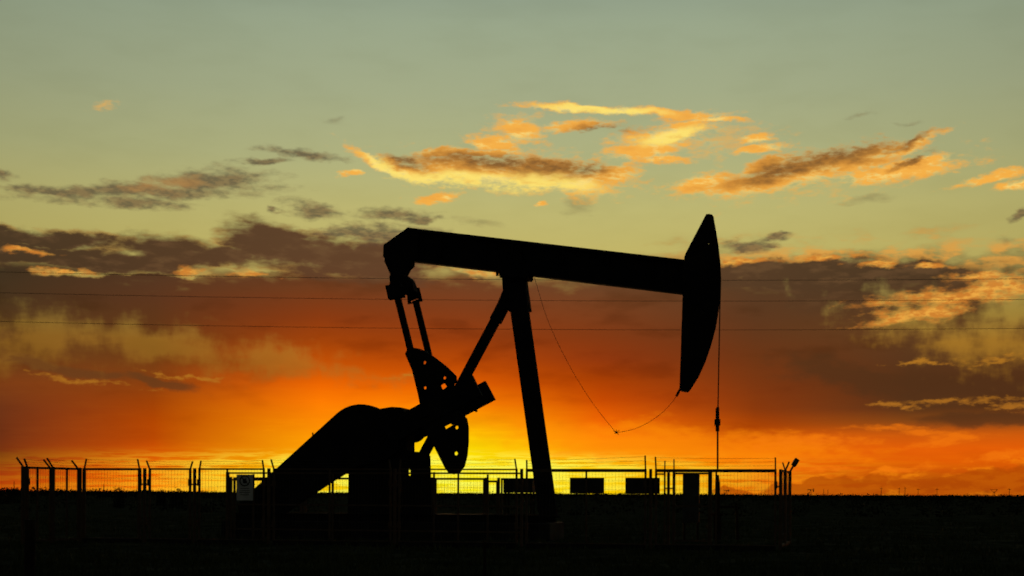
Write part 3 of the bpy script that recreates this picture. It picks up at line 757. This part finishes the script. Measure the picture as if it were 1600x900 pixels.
board(890, 943, 746.5, 771, 'dark rectangular board on the mesh fence just right of the post leg')
board(977, 1030, 746.5, 771.5, 'dark rectangular board on the mesh fence, the one nearer the wellhead')

sx = (370 + 397) / 2; d = front.p(sx).y
c = front.p(sx, (at(sx, 741.5, d).z + at(sx, 782, d).z) / 2, -0.06)
sg = thing('warning_sign', c, 'pale warning sign with a dark round prohibition symbol hung on the fence', 'sign')
sw, sh = 26.5 / FOC * d / front.d.x, 40.5 / FOC * d
MB().box(c, sw, 0.012, sh, front.d, front.n).build('plate', 'white', sg)
fc = c - front.n * 0.008
def on_sign(u, v): return fc + front.d * (u * sw / 2) + up * (v * sh / 2)
ring = [on_sign(0.0, 0.52) + front.d * (0.185 * math.cos(t * math.pi / 16)) + up * (0.185 * math.sin(t * math.pi / 16)) for t in range(32)]
inn = [on_sign(0.0, 0.52) + front.d * (0.145 * math.cos(t * math.pi / 16)) + up * (0.145 * math.sin(t * math.pi / 16)) for t in range(32)]
MB().prism(ring, front.n, 0.004, [inn]).build('prohibition_ring', 'black', sg)
sc_ = on_sign(0.0, 0.52); dd = (front.d - up).normalized()
MB().bar(sc_ - dd * 0.145, sc_ + dd * 0.145, 0.035, 0.004, front.n).build('slash', 'black', sg)
fl = [(-0.05, -0.09), (0.05, -0.09), (0.08, -0.02), (0.04, 0.03), (0.05, 0.10), (-0.01, 0.05), (-0.03, 0.09), (-0.08, 0.0)]
MB().prism([sc_ + front.d * a_ + up * b_ + front.n * 0.003 for a_, b_ in fl], front.n, 0.003).build('pictogram', 'black', sg)
for k, (v, w) in enumerate(((-0.08, 0.30), (-0.24, 0.34), (-0.40, 0.36), (-0.56, 0.30))):
    MB().box(on_sign(0, v), w, 0.003, 0.020, front.d, front.n).build('printed_line', 'black', sg)

d = 53.0; w = 25 / FOC * d; c = at(1080, 741, d)
cbn = thing('control_cabinet', (c.x, c.y, 0), 'tall dark electrical cabinet standing inside the framed gate', 'cabinet')
hz = c.z
MB().box((c.x, c.y, (hz + 0.65) / 2), w, 0.45, hz - 0.65, UX, AX).build('body', 'cabinet', cbn, bevel=0.015)
MB().box((c.x, c.y, hz + 0.02), w + 0.05, 0.52, 0.04, UX, AX).build('roof', 'cabinet', cbn)
dr = MB().box(Vector((c.x, c.y, (hz + 0.65) / 2)) - AX * 0.235, w - 0.08, 0.02, hz - 0.8, UX, AX).build('door', 'cabinet', cbn)
MB().box(Vector((c.x, c.y, 1.5)) - AX * 0.255 + UX * 0.2, 0.03, 0.03, 0.16, UX, AX).build('handle', 'rusty', dr)
for i in (-1, 1):
    for j in (-1, 1):
        p = Vector((c.x, c.y, 0)) + UX * (i * (w / 2 - 0.05)) + AX * (j * 0.18); MB().bar(p, p + up * 0.66, 0.05).build('leg', 'rusty', cbn)

d = 58.5; w = 46 / FOC * d; c = at(812, 749, d); lo = at(812, 770, d).z
tr = thing('transformer_box', (c.x, c.y, 0), 'dark boxy transformer on a stand behind the post leg', 'transformer')
MB().box((c.x, c.y, (c.z + lo) / 2), w, 0.8, c.z - lo, UX, AX).build('tank', 'cabinet', tr, bevel=0.02)
MB().box((c.x, c.y, c.z + 0.02), w + 0.08, 0.88, 0.05, UX, AX).build('lid', 'cabinet', tr)
for k in range(7):
    p = Vector((c.x, c.y, (c.z + lo) / 2)) - AX * 0.44 + UX * (-w * 0.42 + k * w * 0.14); MB().box(p, 0.03, 0.08, (c.z - lo) * 0.8, UX, AX).build('cooling_fin', 'cabinet', tr)
for i in (-1, 1):
    for j in (-1, 1):
        p = Vector((c.x, c.y, 0)) + UX * (i * (w / 2 - 0.08)) + AX * (j * 0.33); MB().bar(p, p + up * lo, 0.08).build('leg', 'rusty', tr)
MB().box((c.x, c.y, lo - 0.05), w, 0.8, 0.07, UX, AX).build('stand', 'rusty', tr)

# ------------------------------------------------------------------ overhead lines
for k, (yv, nm) in enumerate(((437, 'topmost of the three thin overhead wires crossing the sunset sky'), (469.5, 'middle one of the three thin overhead wires crossing the sunset sky'), (514.5, 'lowest of the three thin overhead wires crossing the sunset sky'))):
    D = 82.0; pts = []
    for i in range(41):
        px = -1900 + i * 138.0
        y = yv - 1.05e-5 * (px - 880) ** 2 + (px - 800) * 0.005
        pts.append(at(px, y, D))
    MB().tube(pts, 0.011, 6).build('power_line', 'cable', None, loc=pts[20])
    tag(COL.objects[-1], nm, 'power line', 'overhead wires')

# ------------------------------------------------------------------ near posts, scrub and far things
p = gx(47.5, 12.0); zt3 = at(47.5, 812, 12.0).z
tp = MB().tube([(p.x, p.y, -0.2), (p.x + 0.004, p.y, 0.5), (p.x - 0.003, p.y, 1.0), (p.x, p.y, zt3)], 0.050, 12, 0.045)
o = tp.build('timber_post', 'bark', None, loc=(p.x, p.y, 0)); tag(o, 'short dark timber post in the foreground at the left edge', 'post')
p = gx(758, 12.0); zt3 = at(758, 846, 12.0).z
stk = MB().bar((p.x, p.y, -0.2), (p.x, p.y, zt3), 0.026, 0.010, (1, 0, 0)); stk.bar((p.x, p.y, -0.2), (p.x, p.y, zt3), 0.026, 0.008, (0, 1, 0))
o = stk.build('steel_stake', 'rusty', None, loc=(p.x, p.y, 0)); tag(o, 'thin dark steel stake in the foreground grass below the middle', 'stake')

gr_ = MB(); rng = random.Random(11)
for i in range(15000):
    y = 27 + 75 * rng.random() ** 1.7; x = (rng.random() * 2 - 1) * y * 0.40
    h = 0.04 + 0.12 * rng.random() ** 2
    for k in range(3):
        t = rng.random() * math.pi; w = 0.02 + 0.03 * rng.random(); lx, ly = rng.uniform(-.08, .08), rng.uniform(-.06, .06)
        ox, oy = rng.uniform(-.08, .08), rng.uniform(-.08, .08)
        gr_.add([(x + ox - w * math.cos(t), y + oy - w * math.sin(t), -0.1), (x + ox + w * math.cos(t), y + oy + w * math.sin(t), -0.1), (x + ox + lx, y + oy + ly, h * rng.uniform(.6, 1.2))], [(0, 1, 2)])
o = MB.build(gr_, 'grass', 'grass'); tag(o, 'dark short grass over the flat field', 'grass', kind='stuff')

def bush(mb, c, wd, h, n, rg, leaf):
    for i in range(n):
        a = rg.random() * 2 * math.pi; rr = wd / 2 * math.sqrt(rg.random()); z = h * rg.random() ** 1.2 * math.sqrt(max(0.05, 1 - (2 * rr / wd) ** 2))
        q = Vector((c[0] + rr * math.cos(a), c[1] + rr * math.sin(a), c[2] + z))
        u_ = Vector((rg.uniform(-1, 1), rg.uniform(-1, 1), rg.uniform(-1, 1))).normalized() * leaf; v_ = Vector((rg.uniform(-1, 1), rg.uniform(-1, 1), rg.uniform(0, 1))).normalized() * leaf
        mb.add([q - u_ * 0.5, q + u_ * 0.5, q + v_], [(0, 1, 2)])
sb = MB(); rng = random.Random(5)
for i in range(2600):
    y = 350 + 2200 * rng.random(); x = (rng.random() * 2 - 1) * y * 0.42
    px = 800 + FOC * x / y
    k = 1.0 + 0.5 * max(0, (350 - px) / 350)
    h = k * (1.7 + y * (0.0003 + 0.0012 * rng.random() ** 4)); wd = h * rng.uniform(2, 6)
    bush(sb, (x, y, -0.1), wd, h, 26, rng, h * 0.30)
for i in range(500):
    y = 110 + 240 * rng.random(); x = (rng.random() * 2 - 1) * y * 0.42
    h = 0.4 + 0.9 * rng.random(); bush(sb, (x, y, -0.1), h * 2.2, h, 40, rng, h * 0.2)
o = sb.build('scrub', 'scrub'); tag(o, 'low dark scrub along the flat horizon', 'scrub', kind='stuff')

for k, (px, py, wpx, d, nm) in enumerate(((186, 754, 18, 150, 'spiky twiggy shrub on the horizon seen through the left mesh panel'), (252, 763, 16, 170, 'small rounded shrub on the horizon left of the paired fence posts'), (277, 761, 22, 170, 'wider bushy shrub on the horizon just right of a smaller one'), (10, 762, 40, 200, 'low dark clump of bushes on the horizon at the far left'))):
    b0 = gx(px, d); topz = at(px, py, d).z; rg = random.Random(20 + k)
    t = thing('shrub', b0, nm, 'shrub', 'shrubs on the horizon')
    st = MB()
    for i in range(9):
        a = rg.uniform(-1, 1); tip = Vector((b0.x + a * wpx / FOC * d * 0.55, b0.y + rg.uniform(-.4, .4), topz * rg.uniform(0.72, 1.0) * (1 - 0.18 * abs(a))))
        st.tube([b0, b0.lerp(tip, 0.5) + Vector((0, 0, 0.15)), tip], 0.045, 5, 0.012)
    st.build('stem', 'bark', t)
    fo = MB(); bush(fo, (b0.x, b0.y, 0.0), wpx / FOC * d, topz * (0.82 if k == 0 else 0.98), 420, rg, 0.20)
    fo.build('foliage', 'scrub', t)

def far_pump(px, d, sc, label):
    b0 = gx(px, d); t = thing('pump_jack', b0, label, 'pump jack', 'tiny far pump jacks')
    def P(u, z): return Vector((b0.x + u * sc, b0.y, z * sc))
    MB().bar(P(-4.6, 10.4), P(4.2, 9.4), 1.1 * sc, 0.6 * sc).build('walking_beam', 'paint', t)
    MB().prism([P(3.8, 11.5), P(4.8, 12.0), P(5.6, 10.0), P(5.2, 7.5), P(4.2, 6.0), P(3.8, 6.0)], (0, 1, 0), 0.7 * sc).build('horse_head', 'paint', t)
    for w in (-1, 1): MB().bar(P(0.3, 9.8), Vector((b0.x + 1.0 * sc, b0.y + w * 1.2 * sc, 0)), 0.6 * sc, 0.5 * sc).build('front_leg', 'paint', t)
    MB().bar(P(0, 9.4), P(-3.2, 1.0), 0.5 * sc).build('back_leg', 'paint', t)
    MB().bar(P(-4.4, 10.0), P(-3.6, 4.5), 0.35 * sc).build('pitman_arm', 'paint', t)
    MB().prism([P(-5.6, 3.2), P(-3.0, 5.4), P(-2.2, 4.2), P(-2.4, 0), P(-6.0, 0), P(-6.4, 1.2)], (0, 1, 0), 1.4 * sc).build('gear_reducer', 'paint', t)
far_pump(1266.5, 2100, 0.95, 'tiny pump jack on the horizon right of the fence end')
far_pump(1135, 2300, 0.85, 'tiny pump jack on the horizon seen through the right mesh panel')

def pole(px, ytop, d, label, arm=True, r=0.22):
    b0 = gx(px, d); zt_ = at(px, ytop, d).z
    t = thing('utility_pole', b0, label, 'utility pole', 'utility poles on the horizon')
    MB().tube([b0, Vector((b0.x, b0.y, zt_))], r * 1.3, 8, r).build('pole', 'bark', t)
    if arm:
        MB().bar((b0.x - 1.6, b0.y, zt_ - 1.2), (b0.x + 1.6, b0.y, zt_ - 1.2), 0.28).build('crossarm', 'bark', t)
for px, yt, d, lab in ((1287, 764, 1500, 'thin horizon pole, leftmost of a close pair right of the tiny pump jack'), (1293.5, 765, 1500, 'thin horizon pole, the right one of a close pair near the tiny pump jack'),
                       (1377, 761, 1400, 'lone utility pole on the horizon under the small heaped clouds'), (1405, 762, 1500, 'horizon utility pole, left one of two right of the heaped clouds'), (1414, 761, 1400, 'horizon utility pole, right one of two past the heaped clouds'),
                       (1434.5, 763, 1500, 'short horizon utility pole standing left of the tall far right group'), (1464, 763, 1500, 'horizon utility pole standing midway towards the lattice pylon'), (1577, 763, 1500, 'horizon utility pole just right of the lattice pylon'),
                       (22, 752, 900, 'lone horizon pole left of the fence at the far left'), (162, 757, 1000, 'lone horizon pole seen through the left mesh panel')):
    pole(px, yt, d, lab, px > 1300)
b0 = gx(1553, 1900)
py_ = thing('pylon', b0, 'small lattice pylon on the horizon near the right edge', 'pylon')
zt_ = at(1553, 765, 1900).z
for s_ in (-1, 1):
    MB().bar((b0.x + s_ * 1.8, b0.y, 0), (b0.x + s_ * 0.5, b0.y, zt_ * 0.75), 0.35).build('leg', 'rusty', py_)
    MB().bar((b0.x + s_ * 0.5, b0.y, zt_ * 0.6), (b0.x + s_ * 4.4, b0.y, zt_), 0.35).build('arm', 'rusty', py_)
MB().bar((b0.x - 5, b0.y, zt_), (b0.x + 5, b0.y, zt_), 0.45).build('crossarm', 'rusty', py_)
for z in (0.25, 0.5): MB().bar((b0.x - 1.4, b0.y, zt_ * z), (b0.x + 1.0, b0.y, zt_ * (z + 0.2)), 0.2).build('lattice_bar', 'rusty', py_)
